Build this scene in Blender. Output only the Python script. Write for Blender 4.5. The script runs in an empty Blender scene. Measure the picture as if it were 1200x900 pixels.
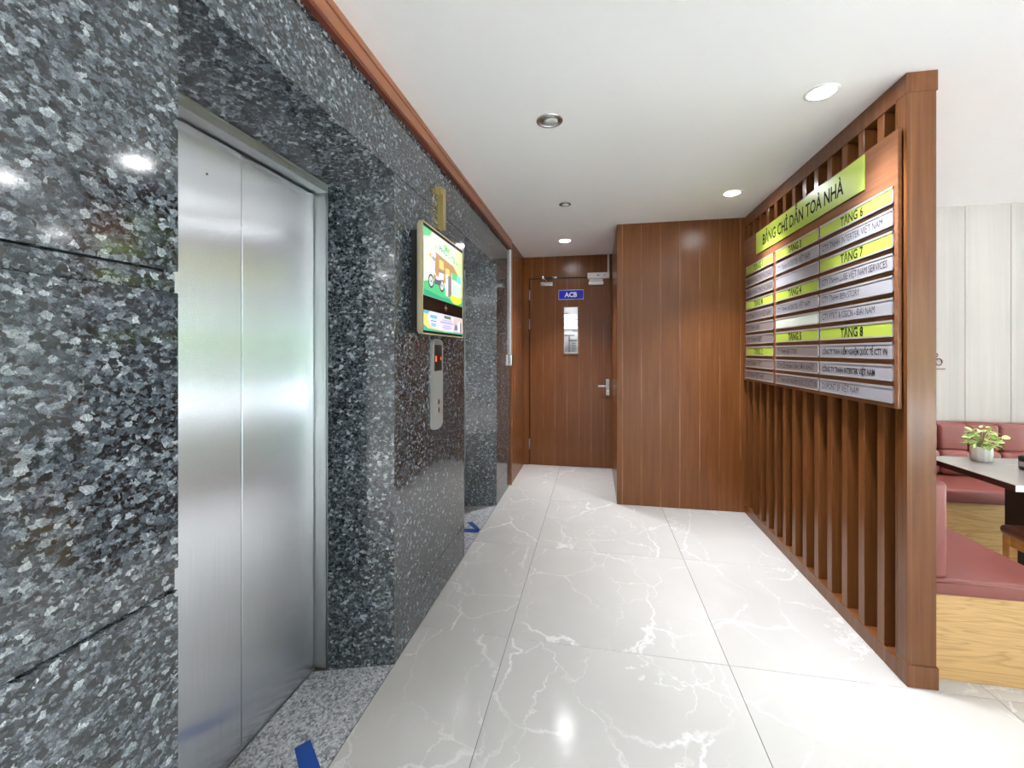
import bpy, bmesh, math, random
from mathutils import Vector, Matrix
random.seed(7)
S = bpy.context.scene
COL = S.collection

# ------------------------------------------------------------------ camera, world, exposure
FPX, YAW, HY, CAM_H = 506.0, 0.190, 412.2, 1.39      # measured on a 1200 x 900 frame
cam_d = bpy.data.cameras.new('camera')
cam_d.sensor_fit = 'HORIZONTAL'
cam_d.sensor_width = 36.0
cam_d.lens = FPX / 1200.0 * 36.0
cam_d.shift_y = -(450.0 - HY) / 1200.0
cam_d.clip_start = 0.02
cam = bpy.data.objects.new('camera', cam_d)
COL.objects.link(cam)
cam.location = (0, 0, CAM_H)
cam.rotation_euler = (math.pi / 2, 0, YAW)
S.camera = cam

S.view_settings.view_transform = 'Standard'
S.view_settings.look = 'None'
S.view_settings.gamma = 1.0
S.view_settings.use_curve_mapping = False
S.view_settings.exposure = 1.40
S.cycles.use_denoising = True
S.cycles.max_bounces = 10
S.cycles.diffuse_bounces = 6
S.cycles.glossy_bounces = 5
S.cycles.sample_clamp_indirect = 12.0
S.cycles.caustics_reflective = False
S.cycles.caustics_refractive = False

W = bpy.data.worlds.new('overcast_sky')
S.world = W
W.use_nodes = True
bgn = W.node_tree.nodes['Background']
bgn.inputs['Color'].default_value = (0.86, 0.93, 1.0, 1)
bgn.inputs['Strength'].default_value = 2.2

CEIL = 2.55
XL = -0.877            # face of the granite wall
ROOM_X1, ROOM_Y0 = 8.4, -4.0
Y_BACK = 5.26
LAMP_W = 5.6


sun_d = bpy.data.lights.new('sun', 'SUN')
sun_d.energy = 72.0
sun_d.angle = 0.02
sun_d.color = (0.90, 0.95, 1.0)
sun = bpy.data.objects.new('sun', sun_d)
COL.objects.link(sun)
sun.rotation_euler = (math.radians(-14), math.radians(-26), 0)   # high, from behind the building: falls on the street only


def portal(name, loc, rot, sx, sy):
    d = bpy.data.lights.new(name, 'AREA')
    d.shape = 'RECTANGLE'
    d.size, d.size_y = sx, sy
    d.cycles.is_portal = True
    o = bpy.data.objects.new(name, d)
    COL.objects.link(o)
    o.location = loc
    o.rotation_euler = rot


portal('window_portal', (5.4, ROOM_Y0 - 0.05, 1.3), (math.pi / 2, 0, 0), 6.0, 2.5)
portal('window_portal', (ROOM_X1 + 0.05, 0, 1.3), (math.pi / 2, 0, math.pi / 2), 8.0, 2.5)

# ------------------------------------------------------------------ materials


def new_mat(name):
    m = bpy.data.materials.new(name)
    m.use_nodes = True
    nt = m.node_tree
    return m, nt, nt.nodes['Principled BSDF']


def N(nt, typ, **kw):
    n = nt.nodes.new(typ)
    for k, v in kw.items():
        setattr(n, k, v)
    return n


def L(nt, a, b):
    nt.links.new(a, b)


def plain(name, col, rough=0.5, metal=0.0, emit=None, strength=0.0, noise=0.04, coat=0.0):
    m, nt, b = new_mat(name)
    b.inputs['Roughness'].default_value = rough
    b.inputs['Metallic'].default_value = metal
    b.inputs['Coat Weight'].default_value = coat
    if noise:
        pos = N(nt, 'ShaderNodeNewGeometry')
        ns = N(nt, 'ShaderNodeTexNoise')
        ns.inputs['Scale'].default_value = 9
        ns.inputs['Detail'].default_value = 4
        L(nt, pos.outputs['Position'], ns.inputs['Vector'])
        mx = N(nt, 'ShaderNodeMix', data_type='RGBA')
        L(nt, ns.outputs['Fac'], mx.inputs['Factor'])
        mx.inputs[6].default_value = (*[max(0, c * (1 - noise)) for c in col], 1)
        mx.inputs[7].default_value = (*[min(1, c * (1 + noise)) for c in col], 1)
        L(nt, mx.outputs[2], b.inputs['Base Color'])
    else:
        b.inputs['Base Color'].default_value = (*col, 1)
    if emit:
        b.inputs['Emission Color'].default_value = (*emit, 1)
        b.inputs['Emission Strength'].default_value = strength
    return m


def ramp(nt, stops, interp='LINEAR'):
    r = N(nt, 'ShaderNodeValToRGB')
    cr = r.color_ramp
    cr.interpolation = interp
    while len(cr.elements) < len(stops):
        cr.elements.new(0.5)
    for e, (p, c) in zip(cr.elements, stops):
        e.position = p
        e.color = (*c, 1) if len(c) == 3 else c
    return r


def mathn(nt, op, a=None, b=None, va=None, vb=None):
    n = N(nt, 'ShaderNodeMath', operation=op)
    if a is not None:
        L(nt, a, n.inputs[0])
    elif va is not None:
        n.inputs[0].default_value = va
    if b is not None:
        L(nt, b, n.inputs[1])
    elif vb is not None:
        n.inputs[1].default_value = vb
    return n.outputs[0]


def mapping(nt, src, scale=(1, 1, 1), loc=(0, 0, 0), rot=(0, 0, 0)):
    mp = N(nt, 'ShaderNodeMapping')
    mp.inputs['Scale'].default_value = scale
    mp.inputs['Location'].default_value = loc
    mp.inputs['Rotation'].default_value = rot
    L(nt, src, mp.inputs['Vector'])
    return mp.outputs['Vector']


def mixc(nt, fac, a, b, blend='MIX'):
    mx = N(nt, 'ShaderNodeMix', data_type='RGBA', blend_type=blend)
    if hasattr(fac, 'links'):
        L(nt, fac, mx.inputs['Factor'])
    else:
        mx.inputs['Factor'].default_value = fac
    for i, v in ((6, a), (7, b)):
        if hasattr(v, 'links'):
            L(nt, v, mx.inputs[i])
        else:
            mx.inputs[i].default_value = (*v, 1)
    return mx.outputs[2]


def granite(name, scale, stops, rough, fine):
    m, nt, b = new_mat(name)
    pos = N(nt, 'ShaderNodeNewGeometry').outputs['Position']
    info = N(nt, 'ShaderNodeObjectInfo')
    off = N(nt, 'ShaderNodeVectorMath', operation='ADD')
    rv = N(nt, 'ShaderNodeVectorMath', operation='SCALE')
    cmb = N(nt, 'ShaderNodeCombineXYZ')
    for i in range(3):
        L(nt, info.outputs['Random'], cmb.inputs[i])
    L(nt, cmb.outputs[0], rv.inputs[0])
    rv.inputs['Scale'].default_value = 7.0
    L(nt, pos, off.inputs[0])
    L(nt, rv.outputs[0], off.inputs[1])
    p0 = off.outputs[0]
    ns = N(nt, 'ShaderNodeTexNoise')
    ns.inputs['Scale'].default_value = scale * 1.3
    ns.inputs['Detail'].default_value = 3
    L(nt, p0, ns.inputs['Vector'])
    sub = N(nt, 'ShaderNodeVectorMath', operation='SUBTRACT')
    L(nt, ns.outputs['Color'], sub.inputs[0])
    sub.inputs[1].default_value = (0.5, 0.5, 0.5)
    sc = N(nt, 'ShaderNodeVectorMath', operation='SCALE')
    L(nt, sub.outputs[0], sc.inputs[0])
    sc.inputs['Scale'].default_value = 1.1 / scale
    ad = N(nt, 'ShaderNodeVectorMath', operation='ADD')
    L(nt, p0, ad.inputs[0])
    L(nt, sc.outputs[0], ad.inputs[1])
    p1 = mapping(nt, ad.outputs[0], (1.0, 0.85, 1.15), rot=(0.6, 0.3, 0.2))
    v1 = N(nt, 'ShaderNodeTexVoronoi', feature='F1')
    v1.inputs['Scale'].default_value = scale
    L(nt, p1, v1.inputs['Vector'])
    sp = N(nt, 'ShaderNodeSeparateColor')
    L(nt, v1.outputs['Color'], sp.inputs[0])
    r1 = ramp(nt, stops)
    L(nt, sp.outputs[0], r1.inputs[0])
    v2 = N(nt, 'ShaderNodeTexVoronoi', feature='F1')
    v2.inputs['Scale'].default_value = scale * fine
    L(nt, p1, v2.inputs['Vector'])
    sp2 = N(nt, 'ShaderNodeSeparateColor')
    L(nt, v2.outputs['Color'], sp2.inputs[0])
    r2 = ramp(nt, stops)
    L(nt, sp2.outputs[1], r2.inputs[0])
    c = mixc(nt, 0.38, r1.outputs[0], r2.outputs[0])
    n2 = N(nt, 'ShaderNodeTexNoise')
    n2.inputs['Scale'].default_value = scale * 5
    n2.inputs['Detail'].default_value = 2
    L(nt, p0, n2.inputs['Vector'])
    rr = ramp(nt, [(0.3, (0.55, 0.55, 0.55)), (0.7, (1.35, 1.35, 1.35))])
    L(nt, n2.outputs['Fac'], rr.inputs[0])
    c = mixc(nt, 1.0, c, rr.outputs[0], 'MULTIPLY')
    c = mixc(nt, 1.0, c, (0.78, 0.78, 0.78) if rough < 0.2 else (1, 1, 1), 'MULTIPLY')
    L(nt, c, b.inputs['Base Color'])
    b.inputs['Roughness'].default_value = rough
    b.inputs['Specular IOR Level'].default_value = 0.85 if rough < 0.2 else 0.5
    return m


def wood(name, base, dark, streak, rough=0.28, strip=0.165, streak_amt=0.6, axis='Z', grain=1.0, coat=0.0):
    """laminate veneer: long grain along an axis, strips with slight tone shifts and thin pale lines"""
    m, nt, b = new_mat(name)
    pos = N(nt, 'ShaderNodeNewGeometry').outputs['Position']
    se = N(nt, 'ShaderNodeSeparateXYZ')
    L(nt, pos, se.inputs[0])
    if axis == 'Z':
        across = mathn(nt, 'ADD', se.outputs[0], se.outputs[1])
        along = se.outputs[2]
    elif axis == 'Y':
        across = mathn(nt, 'ADD', se.outputs[0], se.outputs[2])
        along = se.outputs[1]
    else:
        across = mathn(nt, 'ADD', se.outputs[2], mathn(nt, 'MULTIPLY', se.outputs[1], vb=0.3))
        along = se.outputs[0]
    cmb = N(nt, 'ShaderNodeCombineXYZ')
    L(nt, across, cmb.inputs[0])
    L(nt, along, cmb.inputs[1])
    g = mapping(nt, cmb.outputs[0], (38 * grain, 1.5 * grain, 1))
    n1 = N(nt, 'ShaderNodeTexNoise')
    n1.inputs['Scale'].default_value = 1.0
    n1.inputs['Detail'].default_value = 6
    n1.inputs['Roughness'].default_value = 0.6
    n1.inputs['Distortion'].default_value = 0.5
    L(nt, g, n1.inputs['Vector'])
    r = ramp(nt, [(0.2, dark), (0.62, base)])
    L(nt, n1.outputs['Fac'], r.inputs[0])
    c = r.outputs[0]
    # tone per strip
    cell = mathn(nt, 'DIVIDE', across, vb=strip)
    fl = mathn(nt, 'FLOOR', cell)
    wn = N(nt, 'ShaderNodeTexWhiteNoise', noise_dimensions='1D')
    L(nt, fl, wn.inputs['W'])
    tr = ramp(nt, [(0.0, (0.92, 0.92, 0.92)), (1.0, (1.07, 1.07, 1.07))])
    L(nt, wn.outputs['Value'], tr.inputs[0])
    c = mixc(nt, 1.0, c, tr.outputs[0], 'MULTIPLY')
    # pale thin lines at strip borders, broken along the grain
    fr = mathn(nt, 'FRACT', cell)
    ab = mathn(nt, 'ABSOLUTE', mathn(nt, 'SUBTRACT', fr, vb=0.5))
    lr = ramp(nt, [(0.462, (0, 0, 0)), (0.49, (1, 1, 1))])
    L(nt, ab, lr.inputs[0])
    n2 = N(nt, 'ShaderNodeTexNoise')
    n2.inputs['Scale'].default_value = 1.0
    n2.inputs['Detail'].default_value = 2
    cb2 = N(nt, 'ShaderNodeCombineXYZ')
    L(nt, mathn(nt, 'MULTIPLY', fl, vb=3.7), cb2.inputs[0])
    L(nt, mathn(nt, 'MULTIPLY', along, vb=2.2), cb2.inputs[1])
    L(nt, cb2.outputs[0], n2.inputs['Vector'])
    nr = ramp(nt, [(0.42, (0, 0, 0)), (0.62, (1, 1, 1))])
    L(nt, n2.outputs['Fac'], nr.inputs[0])
    f = mathn(nt, 'MULTIPLY', lr.outputs[0], nr.outputs[0])
    f = mathn(nt, 'MULTIPLY', f, vb=streak_amt)
    c = mixc(nt, f, c, streak)
    L(nt, c, b.inputs['Base Color'])
    b.inputs['Roughness'].default_value = rough
    b.inputs['Coat Weight'].default_value = coat
    b.inputs['Coat Roughness'].default_value = 0.12
    b.inputs['Specular IOR Level'].default_value = 0.38
    bp = N(nt, 'ShaderNodeBump')
    bp.inputs['Strength'].default_value = 0.05
    bp.inputs['Distance'].default_value = 0.002
    L(nt, n1.outputs['Fac'], bp.inputs['Height'])
    L(nt, bp.outputs[0], b.inputs['Normal'])
    return m


def oak(name, base, dark, rough=0.4):
    """pale wood with horizontal cathedral figure"""
    m, nt, b = new_mat(name)
    pos = N(nt, 'ShaderNodeNewGeometry').outputs['Position']
    p = mapping(nt, pos, (1.2, 1.2, 9.0))
    ns = N(nt, 'ShaderNodeTexNoise')
    ns.inputs['Scale'].default_value = 1.3
    ns.inputs['Detail'].default_value = 3
    ns.inputs['Distortion'].default_value = 0.6
    L(nt, p, ns.inputs['Vector'])
    bands = mathn(nt, 'FRACT', mathn(nt, 'MULTIPLY', ns.outputs['Fac'], vb=9.0))
    r = ramp(nt, [(0.0, dark), (0.35, base), (0.9, base), (1.0, dark)])
    L(nt, bands, r.inputs[0])
    fine = N(nt, 'ShaderNodeTexNoise')
    fine.inputs['Scale'].default_value = 5
    fine.inputs['Detail'].default_value = 5
    L(nt, mapping(nt, pos, (1.5, 1.5, 40.0)), fine.inputs['Vector'])
    fr = ramp(nt, [(0.3, (0.86, 0.84, 0.8)), (0.7, (1.08, 1.08, 1.08))])
    L(nt, fine.outputs['Fac'], fr.inputs[0])
    L(nt, mixc(nt, 1.0, r.outputs[0], fr.outputs[0], 'MULTIPLY'), b.inputs['Base Color'])
    b.inputs['Roughness'].default_value = rough
    return m


def marble(name, base, shade, vein, rough=0.1, vscale=1.6):
    m, nt, b = new_mat(name)
    pos = N(nt, 'ShaderNodeNewGeometry').outputs['Position']
    info = N(nt, 'ShaderNodeObjectInfo')
    cmb = N(nt, 'ShaderNodeCombineXYZ')
    for i in range(3):
        L(nt, mathn(nt, 'MULTIPLY', info.outputs['Random'], vb=11.0 + 7 * i), cmb.inputs[i])
    ad = N(nt, 'ShaderNodeVectorMath', operation='ADD')
    L(nt, pos, ad.inputs[0])
    L(nt, cmb.outputs[0], ad.inputs[1])
    p0 = ad.outputs[0]
    warp = N(nt, 'ShaderNodeTexNoise')
    warp.inputs['Scale'].default_value = 2.3
    warp.inputs['Detail'].default_value = 6
    warp.inputs['Roughness'].default_value = 0.62
    L(nt, p0, warp.inputs['Vector'])
    sb = N(nt, 'ShaderNodeVectorMath', operation='SUBTRACT')
    L(nt, warp.outputs['Color'], sb.inputs[0])
    sb.inputs[1].default_value = (0.5, 0.5, 0.5)
    sc = N(nt, 'ShaderNodeVectorMath', operation='SCALE')
    L(nt, sb.outputs[0], sc.inputs[0])
    sc.inputs['Scale'].default_value = 0.34
    a2 = N(nt, 'ShaderNodeVectorMath', operation='ADD')
    L(nt, p0, a2.inputs[0])
    L(nt, sc.outputs[0], a2.inputs[1])
    p1 = mapping(nt, a2.outputs[0], (1.0, 0.62, 1.0), rot=(0, 0, 0.7))
    cl = N(nt, 'ShaderNodeTexNoise')
    cl.inputs['Scale'].default_value = 1.7
    cl.inputs['Detail'].default_value = 5
    L(nt, p1, cl.inputs['Vector'])
    r = ramp(nt, [(0.3, shade), (0.7, base)])
    L(nt, cl.outputs['Fac'], r.inputs[0])
    c = r.outputs[0]
    for sca, wid, amt in ((vscale, 0.013, 0.8), (vscale * 2.1, 0.014, 0.55)):
        v = N(nt, 'ShaderNodeTexVoronoi', feature='DISTANCE_TO_EDGE')
        v.inputs['Scale'].default_value = sca
        L(nt, p1, v.inputs['Vector'])
        vr = ramp(nt, [(0.0, (1, 1, 1)), (wid, (0, 0, 0))])
        L(nt, v.outputs['Distance'], vr.inputs[0])
        mk = N(nt, 'ShaderNodeTexNoise')
        mk.inputs['Scale'].default_value = 2.1 * sca / vscale
        mk.inputs['Detail'].default_value = 2
        L(nt, p0, mk.inputs['Vector'])
        mr = ramp(nt, [(0.40, (0, 0, 0)), (0.60, (1, 1, 1))])
        L(nt, mk.outputs['Fac'], mr.inputs[0])
        f = mathn(nt, 'MULTIPLY', mathn(nt, 'MULTIPLY', vr.outputs[0], mr.outputs[0]), vb=amt)
        c = mixc(nt, f, c, vein)
    L(nt, c, b.inputs['Base Color'])
    b.inputs['Roughness'].default_value = rough
    b.inputs['Specular IOR Level'].default_value = 0.5
    return m


def brushed(name, col, rough=0.3, aniso=0.85, rot=0.0):
    m, nt, b = new_mat(name)
    b.inputs['Metallic'].default_value = 1.0
    b.inputs['Roughness'].default_value = rough
    b.inputs['Anisotropic'].default_value = aniso
    b.inputs['Anisotropic Rotation'].default_value = rot
    t = N(nt, 'ShaderNodeTangent', direction_type='RADIAL', axis='Z')
    L(nt, t.outputs[0], b.inputs['Tangent'])
    pos = N(nt, 'ShaderNodeNewGeometry').outputs['Position']
    ns = N(nt, 'ShaderNodeTexNoise')
    ns.inputs['Scale'].default_value = 6
    ns.inputs['Detail'].default_value = 5
    L(nt, mapping(nt, pos, (60, 60, 0.6)), ns.inputs['Vector'])
    r = ramp(nt, [(0.3, tuple(c * 0.93 for c in col)), (0.7, tuple(min(1, c * 1.05) for c in col))])
    L(nt, ns.outputs['Fac'], r.inputs[0])
    L(nt, r.outputs[0], b.inputs['Base Color'])
    return m


GR_STOPS = [(0.0, (0.007, 0.009, 0.012)), (0.33, (0.02, 0.025, 0.031)), (0.52, (0.05, 0.061, 0.075)),
            (0.76, (0.115, 0.136, 0.162)), (0.92, (0.24, 0.275, 0.31)), (1.0, (0.56, 0.61, 0.65))]
GL_STOPS = [(0.0, (0.07, 0.075, 0.09)), (0.25, (0.2, 0.21, 0.24)), (0.5, (0.45, 0.46, 0.49)), (1.0, (0.74, 0.75, 0.77))]
M_GRAN = granite('blue_pearl_granite', 80, GR_STOPS, 0.09, 2.1)
M_SILL = granite('pale_speckled_granite', 120, GL_STOPS, 0.3, 1.8)
M_BACKING = plain('dark_backing', (0.03, 0.032, 0.035), 0.8)
M_TILE = marble('grey_marble_tile', (0.56, 0.548, 0.533), (0.485, 0.473, 0.458), (0.80, 0.795, 0.785), 0.14)
M_JOINT = plain('tile_joint', (0.10, 0.075, 0.065), 0.9)
M_WOOD = wood('walnut_veneer', (0.228, 0.08, 0.022), (0.143, 0.047, 0.012), (0.56, 0.30, 0.16), 0.27)
M_WOODP = wood('walnut_lacquer', (0.205, 0.073, 0.022), (0.122, 0.042, 0.012), (0.42, 0.2, 0.1), 0.22, 0.12, 0.25)
M_DOOR = wood('walnut_door_veneer', (0.19, 0.064, 0.017), (0.118, 0.038, 0.009), (0.46, 0.24, 0.13), 0.25, 0.145)
M_TRIMW = wood('red_walnut_trim', (0.30, 0.108, 0.05), (0.21, 0.072, 0.032), (0.5, 0.25, 0.14), 0.32, 0.5, 0.1, 'Y')
M_TRIMD = plain('red_brown_edge', (0.13, 0.03, 0.014), 0.4)
M_BOARD = wood('directory_board_veneer', (0.26, 0.105, 0.05), (0.165, 0.064, 0.028), (0.42, 0.2, 0.1), 0.22, 0.3, 0.2, 'Y')
M_CEIL = plain('white_ceiling_paint', (0.88, 0.88, 0.88), 0.6, noise=0.01)
M_WHITE = plain('white_enamel', (0.82, 0.82, 0.82), 0.4)
M_STEEL = brushed('brushed_steel', (0.74, 0.77, 0.82), 0.27, 1.0)
M_FRAME = brushed('satin_steel_frame', (0.42, 0.43, 0.43), 0.34, 0.5)
M_CHROME = plain('chrome', (0.75, 0.76, 0.77), 0.12, 1.0)
M_SATIN = plain('satin_nickel', (0.55, 0.55, 0.52), 0.35, 1.0)
M_ALU = plain('aluminium_channel', (0.58, 0.58, 0.61), 0.35, 0.5)
M_GOLD = plain('champagne_gold', (0.62, 0.49, 0.20), 0.32, 0.85)
M_GOLDP = plain('pale_gold_frame', (0.72, 0.62, 0.40), 0.35, 0.6)
M_BLACK = plain('black_gloss', (0.012, 0.008, 0.008), 0.12)
M_BLACKM = plain('black_iron', (0.014, 0.012, 0.012), 0.5)
M_LIME = plain('lime_print', (0.44, 0.56, 0.075), 0.33, coat=0.1)
M_SILV = plain('silver_print', (0.38, 0.375, 0.415), 0.3, coat=0.3)
M_SILVB = plain('dull_silver_print', (0.25, 0.215, 0.21), 0.3, coat=0.3)
M_BLANK = plain('pale_green_white_print', (0.72, 0.78, 0.68), 0.3, coat=0.3)
M_INK = plain('black_print', (0.008, 0.008, 0.008), 0.5, noise=0)
M_INKG = plain('grey_print', (0.05, 0.046, 0.062), 0.7, noise=0)
M_INKT = plain('title_grey_print', (0.010, 0.012, 0.008), 0.75, noise=0)
for _m in (M_INK, M_INKG, M_INKT):
    _m.node_tree.nodes['Principled BSDF'].inputs['Specular IOR Level'].default_value = 0.2
M_BLUE = plain('blue_tape', (0.006, 0.055, 0.30), 0.45)
M_SIGNB = plain('royal_blue_sign', (0.01, 0.015, 0.56), 0.2)
M_WHITEP = plain('white_print', (0.86, 0.86, 0.88), 0.4, noise=0)
M_RED = plain('red_led_digits', (0.2, 0.01, 0.005), 0.4, emit=(1, 0.06, 0.02), strength=2.0, noise=0)
M_LEATHER = plain('red_brown_leather', (0.245, 0.07, 0.06), 0.34, noise=0.1)
M_LEATHD = plain('dark_brown_leather', (0.15, 0.038, 0.022), 0.3, noise=0.15)
M_OAK = oak('pale_oak', (0.64, 0.40, 0.175), (0.51, 0.30, 0.115))
M_OAKD = oak('honey_oak', (0.62, 0.33, 0.10), (0.50, 0.25, 0.07))
M_PALE = wood('pale_wall_plank', (0.47, 0.435, 0.41), (0.405, 0.37, 0.345), (0.49, 0.46, 0.435), 0.45, 0.075, 0.3, 'Z', 0.5)
M_PALEJ = plain('plank_joint', (0.42, 0.37, 0.33), 0.8)
M_TABLE = marble('grey_table_stone', (0.37, 0.34, 0.32), (0.27, 0.245, 0.235), (0.47, 0.44, 0.42), 0.12, 4)
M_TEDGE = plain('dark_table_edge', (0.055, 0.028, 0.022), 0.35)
M_TGLINT = plain('table_edge_glint', (0.66, 0.64, 0.61), 0.35)  # window reflection on the near table edge, painted as a pale colour
M_POT = plain('white_ceramic', (0.80, 0.79, 0.80), 0.3)
M_LEAF = plain('pale_green_leaf', (0.52, 0.66, 0.24), 0.4, noise=0.35)
M_SOIL = plain('dark_soil', (0.04, 0.03, 0.02), 0.9)
M_HEDGE = plain('hedge_green', (0.075, 0.12, 0.065), 0.8, noise=0.5)
M_PAVE = plain('grey_pavement', (0.58, 0.58, 0.58), 0.8)
M_LAMP = plain('lit_lamp_lens', (1, 1, 1), 0.4, emit=(0.97, 0.985, 1.0), strength=42.0, noise=0)
M_TUBE = plain('lit_tube', (1, 1, 1), 0.4, emit=(0.95, 0.97, 1), strength=8.0, noise=0)
M_OFF = plain('unlit_lamp_lens', (0.55, 0.56, 0.55), 0.4)
M_SILREF = plain('silver_reflector', (0.7, 0.7, 0.7), 0.2, 0.9)


def glass_mat(name):
    m, nt, b = new_mat(name)
    nt.nodes.remove(b)
    out = nt.nodes['Material Output']
    tr = N(nt, 'ShaderNodeBsdfTransparent')
    gl = N(nt, 'ShaderNodeBsdfGlossy')
    gl.inputs['Roughness'].default_value = 0.02
    mx = N(nt, 'ShaderNodeMixShader')
    fr = N(nt, 'ShaderNodeFresnel')
    fr.inputs['IOR'].default_value = 1.45
    L(nt, fr.outputs[0], mx.inputs[0])
    L(nt, tr.outputs[0], mx.inputs[1])
    L(nt, gl.outputs[0], mx.inputs[2])
    L(nt, mx.outputs[0], out.inputs['Surface'])
    return m


M_GLASS = glass_mat('clear_glass')


def emis(name, col, s=0.5):
    return plain(name, (0.02, 0.02, 0.02), 0.25, emit=col, strength=s, noise=0)


# ------------------------------------------------------------------ mesh helpers


def tag(o, label=None, cat=None, group=None, kind=None):
    if label:
        o['label'] = label
    if cat:
        o['category'] = cat
    if group:
        o['group'] = group
    if kind:
        o['kind'] = kind
    return o


def thing(name, loc, label, cat, group=None, kind=None):
    o = bpy.data.objects.new(name, None)
    o.empty_display_size = 0.05
    o.location = loc
    COL.objects.link(o)
    return tag(o, label, cat, group, kind)


def attach(o, parent):
    if parent is not None:
        o.parent = parent
        # geometry is given in world coordinates
        if parent.type == 'EMPTY':
            o.matrix_parent_inverse = Matrix.Translation(-Vector(parent.location))
    return o


def link(name, me, parent=None, mats=None):
    o = bpy.data.objects.new(name, me)
    COL.objects.link(o)
    if mats:
        for m in (mats if isinstance(mats, (list, tuple)) else [mats]):
            me.materials.append(m)
    return attach(o, parent)


class B:
    """collects shapes into one bmesh"""

    def __init__(self):
        self.bm = bmesh.new()
        self.mi = 0

    def _fin(self, verts, faces):
        vs = [self.bm.verts.new(v) for v in verts]
        out = []
        for f in faces:
            try:
                fc = self.bm.faces.new([vs[i] for i in f])
                fc.material_index = self.mi
                out.append(fc)
            except ValueError:
                pass
        return vs, out

    def box(self, x0, y0, z0, x1, y1, z1, bev=0.0, seg=2):
        v = [(x0, y0, z0), (x1, y0, z0), (x1, y1, z0), (x0, y1, z0), (x0, y0, z1), (x1, y0, z1), (x1, y1, z1), (x0, y1, z1)]
        f = [(0, 3, 2, 1), (4, 5, 6, 7), (0, 1, 5, 4), (1, 2, 6, 5), (2, 3, 7, 6), (3, 0, 4, 7)]
        vs, fs = self._fin(v, f)
        if bev > 0:
            es = {e for fc in fs for e in fc.edges}
            bmesh.ops.bevel(self.bm, geom=list(es), offset=bev, segments=seg, affect='EDGES', profile=0.5, clamp_overlap=True)
        return self

    def prism(self, pts, off):
        """polygon (3d points, ccw seen from outside) extruded by -off behind it"""
        n = len(pts)
        o = Vector(off)
        v = [Vector(p) for p in pts] + [Vector(p) + o for p in pts]
        f = [tuple(range(n)), tuple(range(2 * n - 1, n - 1, -1))]
        f += [(i, i + n, (i + 1) % n + n, (i + 1) % n) for i in range(n)]
        self._fin(v, f)
        return self

    def poly(self, pts):
        self._fin(pts, [tuple(range(len(pts)))])
        return self

    def lathe(self, c, prof, seg=24, axis='Z', cap=True):
        """prof: list of (radius, height along the axis)"""
        c = Vector(c)
        rings = []
        for r, h in prof:
            ring = []
            for i in range(seg):
                a = 2 * math.pi * i / seg
                u, w = r * math.cos(a), r * math.sin(a)
                p = {'Z': (u, w, h), 'Y': (u, h, w), 'X': (h, u, w)}[axis]
                ring.append(self.bm.verts.new(c + Vector(p)))
            rings.append(ring)
        for a, b in zip(rings, rings[1:]):
            for i in range(seg):
                fc = self.bm.faces.new((a[i], a[(i + 1) % seg], b[(i + 1) % seg], b[i]))
                fc.material_index = self.mi
                fc.smooth = True
        if cap:
            for rg in (rings[0], rings[-1]):
                try:
                    fc = self.bm.faces.new(rg)
                    fc.material_index = self.mi
                except ValueError:
                    pass
        return self

    def tube(self, pts, r, seg=8):
        pts = [Vector(p) for p in pts]
        rings = []
        for i, p in enumerate(pts):
            d = (pts[min(i + 1, len(pts) - 1)] - pts[max(i - 1, 0)]).normalized()
            up = Vector((0, 0, 1)) if abs(d.z) < 0.9 else Vector((1, 0, 0))
            a = d.cross(up).normalized()
            b = d.cross(a)
            rings.append([self.bm.verts.new(p + a * r * math.cos(2 * math.pi * k / seg) + b * r * math.sin(2 * math.pi * k / seg)) for k in range(seg)])
        for x, y in zip(rings, rings[1:]):
            for k in range(seg):
                fc = self.bm.faces.new((x[k], x[(k + 1) % seg], y[(k + 1) % seg], y[k]))
                fc.smooth = True
                fc.material_index = self.mi
        for rg in (rings[0], rings[-1]):
            self.bm.faces.new(rg).material_index = self.mi
        return self

    def obj(self, name, mats, parent=None, smooth=False):
        bmesh.ops.recalc_face_normals(self.bm, faces=self.bm.faces[:])
        me = bpy.data.meshes.new(name)
        if smooth:
            for f in self.bm.faces:
                f.smooth = True
        self.bm.to_mesh(me)
        self.bm.free()
        return link(name, me, parent, mats)


def box(name, x0, y0, z0, x1, y1, z1, mat, parent=None, bev=0.0, seg=2, smooth=False):
    return B().box(min(x0, x1), min(y0, y1), min(z0, z1), max(x0, x1), max(y0, y1), max(z0, z1), bev, seg).obj(name, mat, parent, smooth)


# ------------------------------------------------------------------ lettering
_FC = bpy.data.curves.new('lettering_curve', 'FONT')
_FC.resolution_u = 2
_FO = bpy.data.objects.new('lettering_curve', _FC)
_CAP = 0.7


def letters(text, bold=0.0):
    _FC.body = text.replace('\u0110', '\u00d0')     # the Latin eth looks the same and is in the built-in font
    _FC.offset = bold
    COL.objects.link(_FO)
    dg = bpy.context.evaluated_depsgraph_get()
    dg.update()
    me = bpy.data.meshes.new_from_object(_FO.evaluated_get(dg))
    COL.objects.unlink(_FO)
    return me


def lettering(name, text, origin, right, up, width, cap, mat, parent=None, bold=0.0, shear=0.0):
    """flat letters: origin = left end of the base line"""
    me = letters(text, bold)
    xs = [v.co.x for v in me.vertices]
    x0, x1 = min(xs), max(xs)
    sx, sy = width / (x1 - x0), cap / _CAP
    o, r, u = Vector(origin), Vector(right), Vector(up)
    for v in me.vertices:
        v.co = o + r * ((v.co.x - x0) * sx + shear * v.co.y * sy) + u * (v.co.y * sy)
    me.materials.clear()
    return link(name, me, parent, mat)


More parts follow.
